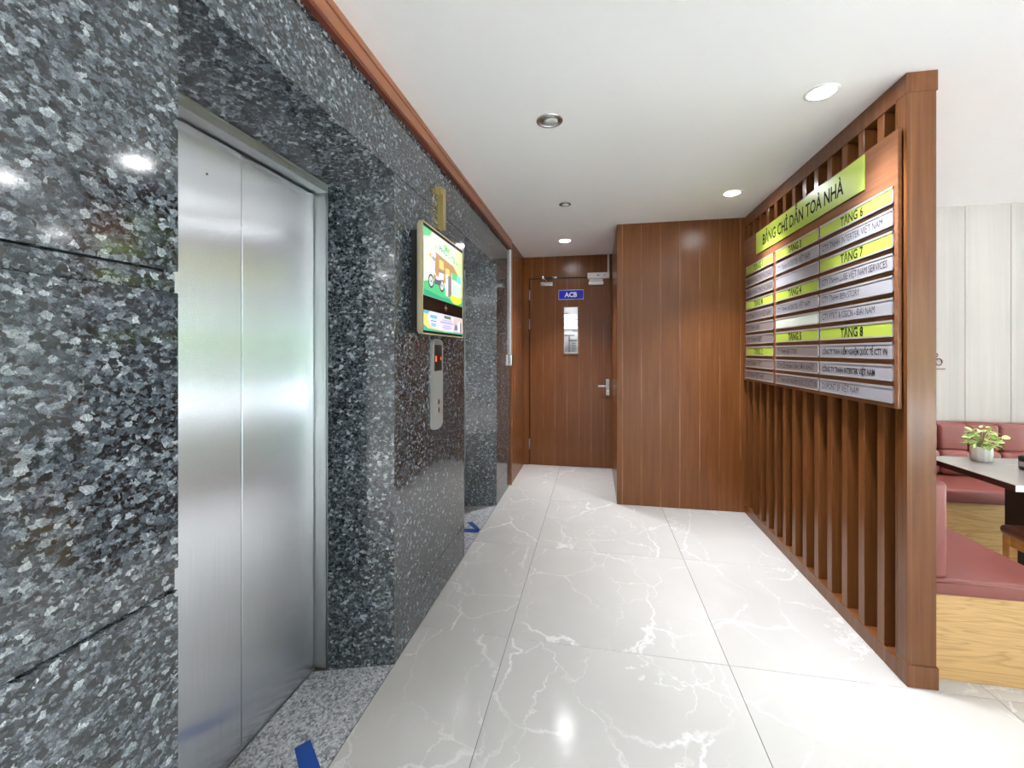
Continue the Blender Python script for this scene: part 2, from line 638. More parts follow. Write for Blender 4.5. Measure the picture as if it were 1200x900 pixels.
# ================================================================== THE SETTING
# ---- floor: dark joint bed with one object per tile
floor = box('floor', -1.7, ROOM_Y0, -0.12, ROOM_X1, 5.4, -0.003, M_JOINT)
tag(floor, 'pale grey marble tiled lobby floor with white veins', 'floor', kind='structure')
GX, GY, GP, GJ = -0.413, 2.061, 0.9965, 0.0022
_tiles = {}


def tile(x0, x1, y0, y1):
    w, d = round(x1 - x0 - GJ, 4), round(y1 - y0 - GJ, 4)
    if (w, d) not in _tiles:
        b = B()
        b.box(-w / 2, -d / 2, -0.009, w / 2, d / 2, 0, 0.0008, 1)
        o = b.obj('tile', M_TILE, floor)
        _tiles[(w, d)] = o.data
    else:
        o = link('tile', _tiles[(w, d)], floor)
    o.location = ((x0 + x1) / 2, (y0 + y1) / 2, 0)


xs = [XL] + [GX + GP * k for k in range(0, 9)] + [ROOM_X1]
ys = [ROOM_Y0] + [GY + GP * k for k in range(-6, 4)] + [Y_BACK + 0.02]
for i in range(len(xs) - 1):
    for j in range(len(ys) - 1):
        if xs[i] > 1.3 and ys[j] > 4.05:
            continue
        tile(xs[i], xs[i + 1], ys[j], ys[j + 1])

# ---- ceiling
ceiling = box('ceiling', -1.7, ROOM_Y0, CEIL, ROOM_X1 + 0.1, 5.4, CEIL + 0.12, M_CEIL)
tag(ceiling, 'smooth white ceiling with recessed lights', 'ceiling', kind='structure')

# ---- granite lift wall
N1 = (0.774, 1.787)      # first lift recess, at the wall face
N2 = (2.833, 3.822)      # second lift recess
XJ = -1.15               # back of the splayed reveals
SPL = 0.088
WALL_END = 4.42
b = B()
b.box(-1.7, ROOM_Y0, -0.1, -1.26, 5.4, CEIL)
for y0, y1 in ((ROOM_Y0, N1[0] - 0.004), (N1[1] + 0.004, N2[0] - 0.004), (N2[1] + 0.004, WALL_END - 0.002)):
    b.box(-1.27, y0, -0.1, XL - 0.021, y1, CEIL)
b.box(-1.27, ROOM_Y0, 2.215, XL - 0.021, WALL_END - 0.002, CEIL)
wall_left = b.obj('wall_left', M_BACKING)
tag(wall_left, 'blue grey speckled granite wall with two lift recesses', 'wall', kind='structure')
G = 0.0022


def slab(y0, y1, z0, z1, x=XL, t=0.02):
    box('granite_slab', x - t, y0, z0, x, y1, z1, M_GRAN, wall_left, 0.0008, 1)


for y0, y1 in ((-1.6, -0.352), (-0.35, N1[0])):
    slab(y0, y1, 0.0, 0.208)
    slab(y0, y1, 0.211, 0.880)
    slab(y0, y1, 0.882, 0.926, XL - 0.009, 0.011)
    slab(y0, y1, 0.928, 1.515)
    slab(y0, y1, 1.517, 1.558, XL - 0.009, 0.011)
    slab(y0, y1, 1.561, 2.185)
slab(-4.0, -1.602, 0, 2.185)
for y0, y1 in ((N1[1], N2[0]), (N2[1], WALL_END)):
    for z0, z1 in ((0, 0.207), (0.21, 0.871), (0.8745, 1.558), (1.5615, 2.184)):
        slab(y0, y1, z0, z1)
for y0, y1 in ((-4.0, -1.602), (-1.6, 2.32), (2.3215, WALL_END)):
    slab(y0, y1, 2.189, 2.458)


def recess(ya, yb):
    """splayed granite reveals, head and floor slab of one lift recess"""
    zj, zo = 2.118, 2.187
    for s, y in ((1, ya), (-1, yb)):
        yi = y + s * SPL
        xo = XL - (0.0135 if s > 0 else 0.0005)
        for z0, z1 in ((0.0, 0.243), (0.2465, 1.556), (1.5595, None)):
            top_o, top_i = (z1, z1) if z1 else (zo, zj + 0.003)
            pts = [(xo, y, z0), (xo, y, top_o), (XJ, yi, top_i), (XJ, yi, z0)]
            B().prism(pts, (0, -s * 0.02, 0)).obj('reveal_slab', M_GRAN, wall_left)
    pts = [(XL - 0.0005, ya + 0.004, zo), (XL - 0.0005, yb - 0.004, zo), (XJ, yb - SPL - 0.004, zj), (XJ, ya + SPL + 0.004, zj)]
    B().prism(pts, (0, 0, 0.02)).obj('reveal_slab', M_GRAN, wall_left)
    pts = [(XL - 0.0022, ya + 0.001, -0.0004), (XL - 0.0022, yb - 0.001, -0.0004), (-1.205, yb - SPL - 0.02, -0.0004), (-1.205, ya + SPL + 0.02, -0.0004)]
    B().prism(pts, (0, 0, -0.02)).obj('threshold_slab', M_SILL, floor)


recess(*N1)
recess(*N2)


def lift_doors(n, ya, yb, label):
    XD = -1.211
    y0, y1 = ya + SPL, yb - SPL          # inside of the frame
    root = thing('door_%d' % n, (XD, (y0 + y1) / 2, 0), label, 'lift door', None, 'structure')
    ztop = 2.085
    # steel frame, two jambs and a head
    fr = B()
    for s, y in ((1, y0), (-1, y1)):
        fr.box(XD - 0.02, y - 0.02 if s > 0 else y, 0, XJ + 0.001, y if s > 0 else y + 0.02, ztop)
        fr.box(XJ - 0.004, min(y, y - s * 0.011), 0, XJ + 0.004, max(y, y - s * 0.011), 2.118)
    fr.box(XD - 0.02, y0 - 0.02, ztop, XJ + 0.001, y1 + 0.02, 2.115)
    fr.box(XJ - 0.004, y0, 2.1135, XJ + 0.004, y1, 2.1215)
    fr.obj('frame', M_FRAME, root)
    box('door_gap', XD - 0.03, y0 - 0.02, 0, XD - 0.012, y1 + 0.02, ztop + 0.01, M_BLACKM, root)
    ym = 1.302 - N1[0] + ya
    for a, c in ((y0 + 0.004, ym - 0.0015), (ym + 0.002, y1 - 0.004)):
        box('door_leaf', XD - 0.012, a, 0.006, XD, c, ztop - 0.006, M_STEEL, root, 0.0015, 1)
    box('sill', XD - 0.03, y0 - 0.01, -0.002, XD + 0.004, y1 + 0.01, 0.004, M_FRAME, root)
    return root


d1 = lift_doors(1, *N1, 'brushed steel two-leaf lift door in the near granite recess')
B().lathe((-1.2112, 1.165, 1.955), [(0.004, 0), (0.004, 0.0015), (0.001, 0.002)], 10, 'X').obj('screw_mark', M_BLACKM, d1)
lift_doors(2, *N2, 'second lift door hidden deep in the far granite recess')

# ---- wooden cornice above the granite
b = B()
b.box(XL - 0.02, ROOM_Y0, 2.466, XL + 0.028, WALL_END, CEIL)
trim = b.obj('trim_1', M_TRIMW)
tag(trim, 'red brown wooden cornice between granite wall and ceiling', 'trim', kind='structure')
box('cornice_bead', XL + 0.0285, ROOM_Y0, 2.516, XL + 0.0325, WALL_END, 2.522, M_TRIMW, trim)
box('cornice_edge', XL - 0.02, ROOM_Y0, 2.455, XL + 0.024, WALL_END, 2.466, M_TRIMD, trim)

# ---- brown side return beyond the granite
wr = box('wall_left_return', -1.27, WALL_END + 0.014, 0, -0.862, Y_BACK + 0.1, CEIL, M_WOOD)
tag(wr, 'brown wood-clad side wall beside the far door', 'wall', kind='structure')
box('edge_strip', XL - 0.1, WALL_END, 0, -0.852, WALL_END + 0.014, CEIL, M_TRIMW, wr)

# ---- back wall with the walnut door
DX0, DX1, DZ = -0.787, 0.19, 2.275
GX0, GX1, GZ0, GZ1 = -0.369, -0.205, 1.371, 1.930
b = B()
b.box(-1.3, Y_BACK, 0, DX0 - 0.012, Y_BACK + 0.1, CEIL)
b.box(DX0 - 0.012, Y_BACK, DZ + 0.014, 0.4, Y_BACK + 0.1, CEIL)
b.box(DX1 + 0.002, Y_BACK, 0, 0.4, Y_BACK + 0.1, DZ + 0.014)
wb = b.obj('wall_back', M_DOOR)
tag(wb, 'dark walnut-clad end wall around the far door', 'wall', kind='structure')

door = thing('door_3', ((DX0 + DX1) / 2, Y_BACK, 0), 'dark walnut door with narrow glass and blue sign above it', 'door', None, 'structure')
b = B()
yd0, yd1 = Y_BACK + 0.004, Y_BACK + 0.05
b.box(DX0, yd0, 0.004, GX0, yd1, DZ)
b.box(GX1, yd0, 0.004, DX1, yd1, DZ)
b.box(GX0, yd0, 0.004, GX1, yd1, GZ0)
b.box(GX0, yd0, GZ1, GX1, yd1, DZ)
b.obj('door_leaf', M_DOOR, door)
b = B()
b.box(DX0 - 0.012, Y_BACK + 0.03, 0, DX0, Y_BACK + 0.06, DZ + 0.014)
b.box(DX0 - 0.012, Y_BACK + 0.03, DZ, DX1 + 0.01, Y_BACK + 0.06, DZ + 0.014)
b.obj('rebate', M_BLACKM, door)
pane = box('glass_pane', GX0, Y_BACK + 0.022, GZ0, GX1, Y_BACK + 0.028, GZ1, M_GLASS, door)
b = B()
for x0, x1, z0, z1 in ((GX0 - 0.001, GX0 + 0.006, GZ0, GZ1), (GX1 - 0.006, GX1 + 0.001, GZ0, GZ1), (GX0, GX1, GZ0 - 0.001, GZ0 + 0.006), (GX0, GX1, GZ1 - 0.006, GZ1 + 0.001)):
    b.box(x0, Y_BACK + 0.001, z0, x1, Y_BACK + 0.02, z1)
tag(b.obj('glazing_bead', M_WHITE, door), 'thin white bead around the door glass')
tag(box('dark_slot', -0.39, Y_BACK - 0.004, 1.340, -0.185, Y_BACK + 0.006, 1.352, M_BLACKM, door), 'dark strip just below the door glass')
for z in (2.085, 1.728, 0.258):
    h = B().lathe((DX0 - 0.004, Y_BACK - 0.006, z), [(0.007, -0.062), (0.007, 0.062)], 10).obj('hinge', M_SATIN, door)
lk = B().box(0.128, Y_BACK - 0.006, 0.872, 0.168, Y_BACK + 0.005, 1.065, 0.002, 1).obj('lock_plate', M_SATIN, door)
B().tube([(0.148, Y_BACK, 0.984), (0.148, Y_BACK - 0.055, 0.984)], 0.011).tube([(0.158, Y_BACK - 0.055, 0.984), (0.036, Y_BACK - 0.055, 0.982)], 0.0105).obj('lever_handle', M_ALU, lk)
B().lathe((0.148, Y_BACK - 0.006, 0.925), [(0.009, 0), (0.009, -0.006)], 12, 'Y').obj('key_cylinder', M_CHROME, lk)

# door closer on the leaf
dc = thing('door_closer', (-0.575, Y_BACK, 2.23), 'silver door closer at the top left of the walnut door', 'door closer')
B().box(-0.66, Y_BACK - 0.058, 2.185, -0.497, Y_BACK + 0.004, 2.236, 0.014, 3).obj('body', M_CHROME, dc)
B().tube([(-0.58, Y_BACK - 0.035, 2.236), (-0.58, Y_BACK - 0.035, 2.262)], 0.012).tube([(-0.58, Y_BACK - 0.035, 2.258), (-0.605, Y_BACK - 0.19, 2.262)], 0.009).obj('main_arm', M_CHROME, dc)
B().tube([(-0.605, Y_BACK - 0.19, 2.266), (-0.60, Y_BACK - 0.17, 2.27), (-0.485, Y_BACK - 0.012, 2.292)], 0.007).obj('fore_arm', M_CHROME, dc)
B().lathe((-0.605, Y_BACK - 0.19, 2.25), [(0.014, 0), (0.014, 0.03)], 12).obj('elbow_joint', M_CHROME, dc)
box('bracket', -0.51, Y_BACK - 0.02, 2.281, -0.455, Y_BACK, 2.301, M_CHROME, dc)

# magnetic lock and conduit
ml = thing('magnetic_lock', (0.04, Y_BACK, 2.25), 'white magnetic lock at the top right of the walnut door', 'lock')
box('lock_body', -0.088, Y_BACK - 0.045, 2.262, 0.168, Y_BACK, 2.33, M_WHITE, ml, 0.003, 1)
box('armature_bracket', -0.075, Y_BACK - 0.04, 2.188, 0.098, Y_BACK + 0.004, 2.222, M_WHITE, ml, 0.002, 1)
box('armature_plate', -0.068, Y_BACK - 0.03, 2.222, 0.09, Y_BACK - 0.008, 2.258, M_SATIN, ml)
for x in (-0.06, 0.03, 0.043, 0.112):
    B().lathe((x, Y_BACK - 0.0455, 2.297), [(0.0065, 0), (0.0065, -0.002)], 10, 'Y').obj('screw', M_BLACKM if x > 0 else M_SATIN, ml)
tag(box('conduit', 0.144, Y_BACK - 0.014, 2.331, 0.166, Y_BACK, CEIL, M_WHITE, None, 0.002, 1), 'white cable conduit from the magnetic lock up to the ceiling', 'conduit')

# sign on the door
sg = thing('door_sign', (-0.285, Y_BACK, 2.08), 'small blue sign with white letters on the walnut door', 'sign')
box('sign_panel', -0.431, Y_BACK - 0.004, 2.026, -0.139, Y_BACK + 0.004, 2.133, M_SIGNB, sg, 0.001, 1)
b = B()
for x0, x1, z0, z1 in ((-0.434, -0.136, 2.022, 2.026), (-0.434, -0.136, 2.133, 2.137), (-0.434, -0.431, 2.026, 2.133), (-0.139, -0.136, 2.026, 2.133)):
    b.box(x0, Y_BACK - 0.006, z0, x1, Y_BACK + 0.004, z1)
tag(b.obj('sign_border', M_WHITE, sg), 'pale border around the blue sign')
lettering('sign_lettering', 'ACB', (-0.363, Y_BACK - 0.0046, 2.052), (1, 0, 0), (0, 0, 1), 0.15, 0.056, M_WHITEP, sg, 0.028)

# lit white space, tubes and bars added behind the glass to brighten its view
st = B()
st.box(-1.2, 6.6, 0, 0.6, 6.7, 2.6)
st.box(-1.3, Y_BACK + 0.1, 0, -1.2, 6.7, 2.6)
st.box(0.5, Y_BACK + 0.1, 0, 0.6, 6.7, 2.6)
st.box(-1.3, Y_BACK + 0.1, 2.56, 0.6, 6.7, 2.66)
st.box(-1.3, Y_BACK + 0.1, -0.1, 0.6, 6.7, 0)
tag(st.obj('wall_behind_glass', M_WHITE), 'bright white space added behind the narrow door glass', 'wall', kind='structure')
for z, x0, x1, lab in ((1.925, -0.50, -0.38, 'short upper lit tube added behind the door glass'), (1.835, -0.5, -0.25, 'middle lit tube added behind the door glass'), (1.755, -0.5, -0.22, 'lowest lit tube added behind the door glass')):
    t = thing('backdrop_tube', ((x0 + x1) / 2, 6.5, z), lab, 'light', 'lit tubes added behind the door glass')
    B().tube([(x0, 6.5, z), (x1, 6.5, z)], 0.016).obj('tube', M_TUBE, t)
    box('batten', x0, 6.53, z - 0.02, x1, 6.6, z + 0.02, M_WHITE, t)
rl = thing('backdrop_bars', (-0.32, 6.3, 0), 'grey bars added behind the door glass', 'railing')
M_RAIL = plain('grey_rail', (0.35, 0.36, 0.42), 0.5)
box('top_rail', -0.44, 6.28, 1.62, -0.29, 6.3, 1.635, M_RAIL, rl)
box('post', -0.375, 6.28, 0, -0.36, 6.3, 1.62, M_RAIL, rl)
box('mid_rail', -0.36, 6.28, 1.545, -0.2, 6.3, 1.56, M_RAIL, rl)
for k in range(5):
    box('rung', -0.33, 6.28, 1.36 + 0.037 * k, -0.27, 6.3, 1.368 + 0.037 * k, M_RAIL, rl)

# ---- walnut block that ends the corridor on the right
wc = box('wall_center', 0.196, 4.045, 0, 1.42, Y_BACK + 0.1, CEIL, M_WOOD, None, 0.002, 1)
tag(wc, 'walnut veneer clad wall block between far door and slatted screen', 'wall', kind='structure')

# ---- pale plank wall of the lounge
wp = box('wall_right', 1.42, 4.062, 0, ROOM_X1 + 0.1, 4.2, CEIL, M_PALEJ)
tag(wp, 'pale wood plank wall behind the red leather benches', 'wall', kind='structure')
x = 2.888 - 0.305 * 5
while x < ROOM_X1:
    box('plank', max(1.42, x) + 0.0015, 4.05, 0.0, min(ROOM_X1, x + 0.305) - 0.0015, 4.064, CEIL, M_PALE, wp, 0.001, 1)
    x += 0.305
# brown letters fixed on the pale wall, only their right end shows beside the post
wl = thing('wall_lettering', (2.69, 4.05, 1.3), 'brown cut-out letters on the pale wall at the post edge', 'lettering')
B().tube([(2.706 + 0.022 * math.cos(a), 4.045, 1.308 + 0.027 * math.sin(a)) for a in [k * math.pi / 8 for k in range(17)]], 0.0045, 6).obj('letter', M_TRIMD, wl)
B().tube([(2.677 + 0.022 * math.cos(a), 4.045, 1.362 + 0.017 * math.sin(a)) for a in [-1.6 + k * 0.4 for k in range(9)]], 0.0045, 6).obj('letter', M_TRIMD, wl)
box('underline', 2.60, 4.04, 1.2485, 2.748, 4.05, 1.256, M_TRIMD, wl)

# ---- glazed fronts outside the picture: behind the camera and at the far right


def glazing(n, axis, at, a0, a1, label):
    b = B()
    k = 5
    for i in range(k + 1):
        c = a0 + (a1 - a0) * i / k
        if axis == 'Y':
            b.box(c - 0.03, at - 0.06, 0, c + 0.03, at + 0.04, CEIL)
        else:
            b.box(at - 0.04, c - 0.03, 0, at + 0.06, c + 0.03, CEIL)
    for z0, z1 in ((0, 0.08), (2.45, CEIL)):
        if axis == 'Y':
            b.box(a0, at - 0.06, z0, a1, at + 0.04, z1)
        else:
            b.box(at - 0.04, a0, z0, at + 0.06, a1, z1)
    o = b.obj('window_%d' % n, M_FRAME)
    tag(o, label, 'window', kind='structure')
    for i in range(k):
        c0, c1 = a0 + (a1 - a0) * i / k + 0.03, a0 + (a1 - a0) * (i + 1) / k - 0.03
        if axis == 'Y':
            box('pane', c0, at - 0.012, 0.08, c1, at - 0.006, 2.45, M_GLASS, o)
        else:
            box('pane', at + 0.006, c0, 0.08, at + 0.012, c1, 2.45, M_GLASS, o)


glazing(1, 'Y', ROOM_Y0, 2.6, ROOM_X1, 'glazed shop front behind the camera')
wf = box('wall_front', -1.7, ROOM_Y0 - 0.1, 0, 2.6, ROOM_Y0, CEIL, M_CEIL)
tag(wf, 'plain white wall behind the camera', 'wall', kind='structure')
glazing(2, 'X', ROOM_X1, ROOM_Y0, 4.05, 'glazed shop front at the far right of the lounge')
gd = box('ground', -20, -22, -0.3, 26, 22, -0.13, M_PAVE)
tag(gd, 'grey pavement outside the glazed fronts', 'ground', kind='structure')
b = B()
for i in range(150):
    if i % 2:
        cx, cy = 14 + random.uniform(-0.6, 0.6), -9 + 15 * random.random()
    else:
        cx, cy = -2 + 14 * random.random(), -9.5 + random.uniform(-0.6, 0.6)
    cz, r = random.uniform(0.1, 1.9), random.uniform(0.5, 0.8)
    res = bmesh.ops.create_icosphere(b.bm, subdivisions=2, radius=r)
    for v in res['verts']:
        v.co = Vector((cx, cy, cz)) + v.co * random.uniform(0.8, 1.15)
tag(b.obj('hedge', M_HEDGE), 'green street planting outside the glazed fronts', 'hedge', kind='stuff')

# ================================================================== SLATTED SCREEN AND DIRECTORY
PX0, PX1, PY0, PY1 = 1.27, 1.378, 2.072, 4.043
scr = thing('slatted_screen', (1.32, 3.05, 0), 'walnut slatted partition screen holding the directory board', 'partition')
post = box('end_post', PX0 + 0.003, PY0, 0.0, PX1, PY0 + 0.06, CEIL, M_WOODP, scr, 0.001, 1)
box('base_cap', PX0, PY0 - 0.006, 0, PX1 + 0.006, PY0 + 0.06, 0.092, M_WOODP, post, 0.002, 1)
box('top_cap', PX0, PY0 - 0.003, 2.465, PX1 + 0.005, PY0 + 0.06, CEIL - 0.0005, M_WOODP, post, 0.002, 1)
box('top_rail', PX0, PY0 + 0.06, 2.46, PX1, PY1, CEIL - 0.0005, M_WOODP, scr, 0.001, 1)
box('bottom_rail', PX0, PY0 + 0.06, 0.0, PX1, PY1, 0.07, M_WOODP, scr, 0.001, 1)
box('stile', PX0 + 0.002, PY0 + 0.06, 0.07, PX1 - 0.005, PY0 + 0.068, 2.46, M_WOODP, scr)
slat_me = None
y = 2.218
while y < PY1 - 0.06:
    if slat_me is None:
        o = box('slat', 0, 0, 0.07, 0.085, 0.048, 2.46, M_WOODP, scr, 0.0012, 1)
        slat_me = o.data
    else:
        o = link('slat', slat_me, scr)
    o.location = (PX0 + 0.004, y, 0)
    y += 0.1455
box('back_panel', PX1 - 0.016, PY0 + 0.06, 0.07, PX1 - 0.004, PY1, 2.46, M_WOODP, scr)

# directory board
XB = 1.253
DB = thing('directory_board', (XB, 3.02, 1.15), 'floor directory board with lime and silver plates on the slatted screen', 'directory')
box('board', XB, 2.095, 1.148, PX0 - 0.0005, 4.02, 2.333, M_BOARD, DB, 0.0015, 1)
XF = XB - 0.006
title = box('title_plate', XF, 2.317, 2.155, XB, 3.707, 2.322, M_LIME, DB, 0.001, 1)
lettering('title_lettering', 'BẢNG CHỈ DẪN TOÀ NHÀ', (XF - 0.0006, 3.567, 2.198), (0, -1, 0), (0, 0, 1), 3.567 - 2.487, 0.078, M_INKT, title, 0.018)
COLS = [(3.941, 3.376), (3.332, 2.744), (2.722, 2.116)]
ROW_T, ROW_P, ROW_H = 2.097, 0.0951, 0.073
ROWS = [
    [('h', 'TẦNG 1'), ('d', 'NGÂN HÀNG TMCP Á CHÂU', .92), ('d', 'NGÂN HÀNG TMCP Á CHÂU', .92), ('h', 'TẦNG M'), ('d', 'CTY TNHH TM DV VIỆT NAM', .88), ('d', 'CTY TNHH BEN', .5), ('d', 'CTY TNHH VIỆT', .58), ('h', 'TẦNG 2'), ('d', 'CTY TNHH VIỆT', .58), ('d', 'CTY TNHH VIỆT NAM', .64)],
    [('h', 'TẦNG 3'), ('s', 'CTY TNHH INTERTEK VIỆT NAM', .8), ('s', None), ('h', 'TẦNG 4'), ('s', 'CTY TNHH INTERTEK VIỆT NAM', .8), ('w', None), ('h', 'TẦNG 5'), ('d', 'CTY TNHH BEN STORY', .52), ('d', 'CTY CỔ PHẦN TÂN SƠN NHẤT', .88), ('d', 'CTY TNHH KIỂM NGHIỆM QUỐC TẾ ICTT VN', .93)],
    [('h', 'TẦNG 6'), ('s', 'CTY TNHH INTERTEK VIỆT NAM', .85), ('h', 'TẦNG 7'), ('s', 'CTY TNHH LUBE VIỆT NAM SERVICES', .9), ('s', 'CTY TNHH BEN STORY', .57), ('s', 'CTY PTKT & CGCN - ĐẠI NAM', .76), ('h', 'TẦNG 8'), ('b', 'CÔNG TY TNHH KIỂM NGHIỆM QUỐC TẾ ICTT VN', .9), ('b', 'CÔNG TY TNHH INTERTEK VIỆT NAM', .76), ('s', 'DUPONT SP VIỆT NAM', .56)],
]
for (ya, yb), rows in zip(COLS, ROWS):
    w = ya - yb
    for k, row in enumerate(rows):
        zt = ROW_T - k * ROW_P
        zb = zt - ROW_H
        kind, txt = row[0], row[1]
        mat = {'h': M_LIME, 's': M_SILV, 'b': M_SILV, 'd': M_SILVB, 'w': M_BLANK}[kind]
        b = B()
        b.box(XF + 0.001, yb, zb, XB, ya, zt)
        b.box(XF - 0.002, yb, zt - 0.009, XB, ya, zt)
        b.box(XF - 0.002, yb, zb, XB, ya, zb + 0.007)
        pl = b.obj('name_plate', M_ALU, DB)
        box('insert', XF - 0.0002, yb + 0.006, zb + 0.007, XF + 0.003, ya - 0.006, zt - 0.009, mat, pl)
        if txt:
            if kind == 'h':
                a, c, cap, ink, bold = 0.345, 0.66, 0.045, M_INK, 0.02
            elif kind == 'b':
                a, c, cap, ink, bold = 0.045, 0.045 + row[2], 0.028, M_INK, 0.02
            else:
                a, c, cap, ink, bold = 0.045, 0.045 + row[2], 0.034, M_INKG, 0.0
            lettering('plate_lettering', txt, (XF - 0.0012, ya - a * w, zb + 0.012 if kind == 'h' else zb + 0.018), (0, -1, 0), (0, 0, 1), (c - a) * w, cap, ink, pl, bold)

# ================================================================== ON THE GRANITE WALL
# advertising screen
TV0, TV1, TZ0, TZ1, TX = 1.916, 2.557, 1.475, 2.012, -0.797
tv = thing('advertising_screen', (XL, 2.24, 1.475), 'gold-framed advertising screen on the granite pier', 'screen')
box('wall_box', XL, TV0 + 0.05, TZ0 + 0.03, TX - 0.03, TV1 - 0.04, TZ1 - 0.03, M_BLACKM, tv)
box('rear_frame', TX - 0.034, TV0 + 0.012, TZ0 + 0.01, TX - 0.024, TV1 - 0.01, TZ1 - 0.01, M_GOLDP, tv, 0.002, 1)
b = B()
b.box(TX - 0.020, TV0, TZ0, TX, TV0 + 0.006, TZ1)
b.box(TX - 0.020, TV1 - 0.006, TZ0, TX, TV1, TZ1)
b.box(TX - 0.020, TV0, TZ0, TX, TV1, TZ0 + 0.006)
b.box(TX - 0.020, TV0, TZ1 - 0.006, TX, TV1, TZ1)
b.box(TX - 0.0245, TV0 + 0.003, TZ0 + 0.003, TX - 0.019, TV1 - 0.003, TZ1 - 0.003)
b.obj('gold_frame', M_GOLDP, tv)
box('black_panel', TX - 0.0195, TV0 + 0.006, TZ0 + 0.006, TX - 0.003, TV1 - 0.006, TZ1 - 0.006, M_BLACK, tv)


class Pic:
    """flat printed shapes: layered polygons in one emissive picture"""

    def __init__(self, y0, z0, y1, z1, x):
        self.a = (y0, z0, y1 - y0, z1 - z0, x)
        self.b = B()
        self.mats = []
        self.lay = 0

    def P(self, u, v, dx=0.0):
        y0, z0, w, h, x = self.a
        return (x + self.lay * 0.00012 + dx, y0 + u * w, z0 + v * h)

    def poly(self, pts, col):
        if col not in self.mats:
            self.mats.append(col)
        self.b.mi = self.mats.index(col)
        self.lay += 1
        self.b.poly([self.P(*p) for p in pts])

    def rect(self, u0, v0, u1, v1, col):
        self.poly([(u0, v0), (u1, v0), (u1, v1), (u0, v1)], col)

    def ell(self, u, v, ru, rv, col, n=20):
        self.poly([(u + ru * math.cos(2 * math.pi * i / n), v + rv * math.sin(2 * math.pi * i / n)) for i in range(n)], col)

    def done(self, name, parent):
        ms = [emis('screen_' + '_'.join('%02d' % int(c * 99) for c in col), col) for col in self.mats]
        return self.b.obj(name, ms, parent)


def tint(a, b, t):
    return tuple(x + (y - x) * t for x, y in zip(a, b))


cream, yel, grn, dgrn = (0.80, 0.85, 0.66), (0.60, 0.72, 0.22), (0.10, 0.56, 0.22), (0.03, 0.40, 0.22)
p = Pic(TV0 + 0.018, 1.662, TV1 - 0.018, 1.990, TX - 0.0029)
for k in range(12):
    f = k / 11
    p.poly([(k / 12, 0), ((k + 1) / 12, 0), ((k + 1) / 12, 1), (k / 12, 1)], tint(cream, yel, max(0, f - 0.62) * 1.9))
p.poly([(0, 0.86), (0.12, 0.9), (0.18, 1), (0, 1)], (0.12, 0.6, 0.25))
p.poly([(0, 0.2), (0.15, 0.26), (0.5, 0.22), (1, 0.16), (1, 0), (0, 0)], grn)
p.poly([(0, 0.09), (0.4, 0.05), (1, 0.1), (1, 0), (0, 0)], dgrn)
p.poly([(0.10, 0.62), (0.2, 0.72), (0.26, 0.71), (0.2, 0.58)], (0.75, 0.45, 0.07))
p.poly([(0.2, 0.73), (0.72, 0.66), (0.9, 0.5), (0.2, 0.5)], (0.52, 0.30, 0.13))
p.rect(0.2, 0.3, 0.66, 0.5, (0.52, 0.30, 0.13))
p.poly([(0.2, 0.745), (0.72, 0.675), (0.72, 0.66), (0.2, 0.73)], (0.9, 0.92, 0.85))
p.poly([(0.34, 0.5), (0.34, 0.64), (0.44, 0.64), (0.46, 0.5)], (0.85, 0.66, 0.22))
p.poly([(0.5, 0.4), (0.5, 0.56), (0.6, 0.56), (0.63, 0.4)], (0.85, 0.66, 0.22))
# scooter
for u in (0.15, 0.40):
    p.ell(u, 0.24, 0.062, 0.105, (0.03, 0.03, 0.04))
    p.ell(u, 0.24, 0.046, 0.078, (0.62, 0.70, 0.66))
    p.ell(u, 0.24, 0.012, 0.02, (0.2, 0.2, 0.22))
p.poly([(0.12, 0.36), (0.19, 0.56), (0.24, 0.58), (0.23, 0.42), (0.28, 0.26), (0.36, 0.26), (0.38, 0.34), (0.26, 0.36)], (0.74, 0.74, 0.80))
p.poly([(0.22, 0.22), (0.36, 0.22), (0.42, 0.38), (0.36, 0.4), (0.31, 0.3), (0.22, 0.3)], (0.13, 0.12, 0.15))
p.poly([(0.31, 0.30), (0.34, 0.44), (0.46, 0.46), (0.44, 0.34)], (0.84, 0.84, 0.88))
p.poly([(0.3, 0.46), (0.46, 0.475), (0.46, 0.44), (0.31, 0.43)], (0.28, 0.26, 0.30))
p.ell(0.2, 0.66, 0.05, 0.075, (0.86, 0.85, 0.9))
p.ell(0.2, 0.6, 0.035, 0.03, (0.35, 0.36, 0.42))
# cabinet
p.rect(0.50, 0.1, 0.56, 0.46, (0.88, 0.88, 0.92))
p.rect(0.56, 0.1, 0.65, 0.45, (0.26, 0.2, 0.22))
p.poly([(0.52, 0.42), (0.55, 0.42), (0.54, 0.38), (0.525, 0.38)], (0.3, 0.3, 0.35))
# offer panel
p.ell(0.79, 0.1, 0.17, 0.09, (0.85, 0.82, 0.05))
p.rect(0.66, 0.14, 0.93, 0.52, (0.66, 0.80, 0.62))
p.rect(0.66, 0.42, 0.81, 0.54, (0.16, 0.62, 0.22))
p.rect(0.81, 0.40, 0.93, 0.53, (0.20, 0.66, 0.80))
for u in (0.69, 0.755, 0.82, 0.885):
    p.rect(u, 0.17, u + 0.022, 0.34, (0.42, 0.72, 0.75))
p.rect(0.66, 0.36, 0.93, 0.4, (0.85, 0.9, 0.85))
p.poly([(0.42, 0.88), (0.48, 0.95), (0.55, 0.9), (0.62, 0.92), (0.57, 0.82), (0.5, 0.84)], (0.32, 0.68, 0.16))
pic = p.done('main_picture', tv)
M_TEAL = emis('screen_teal_letters', (0.03, 0.36, 0.34), 0.5)
xt = TX + 0.0032
scrw = TV1 - TV0 - 0.036
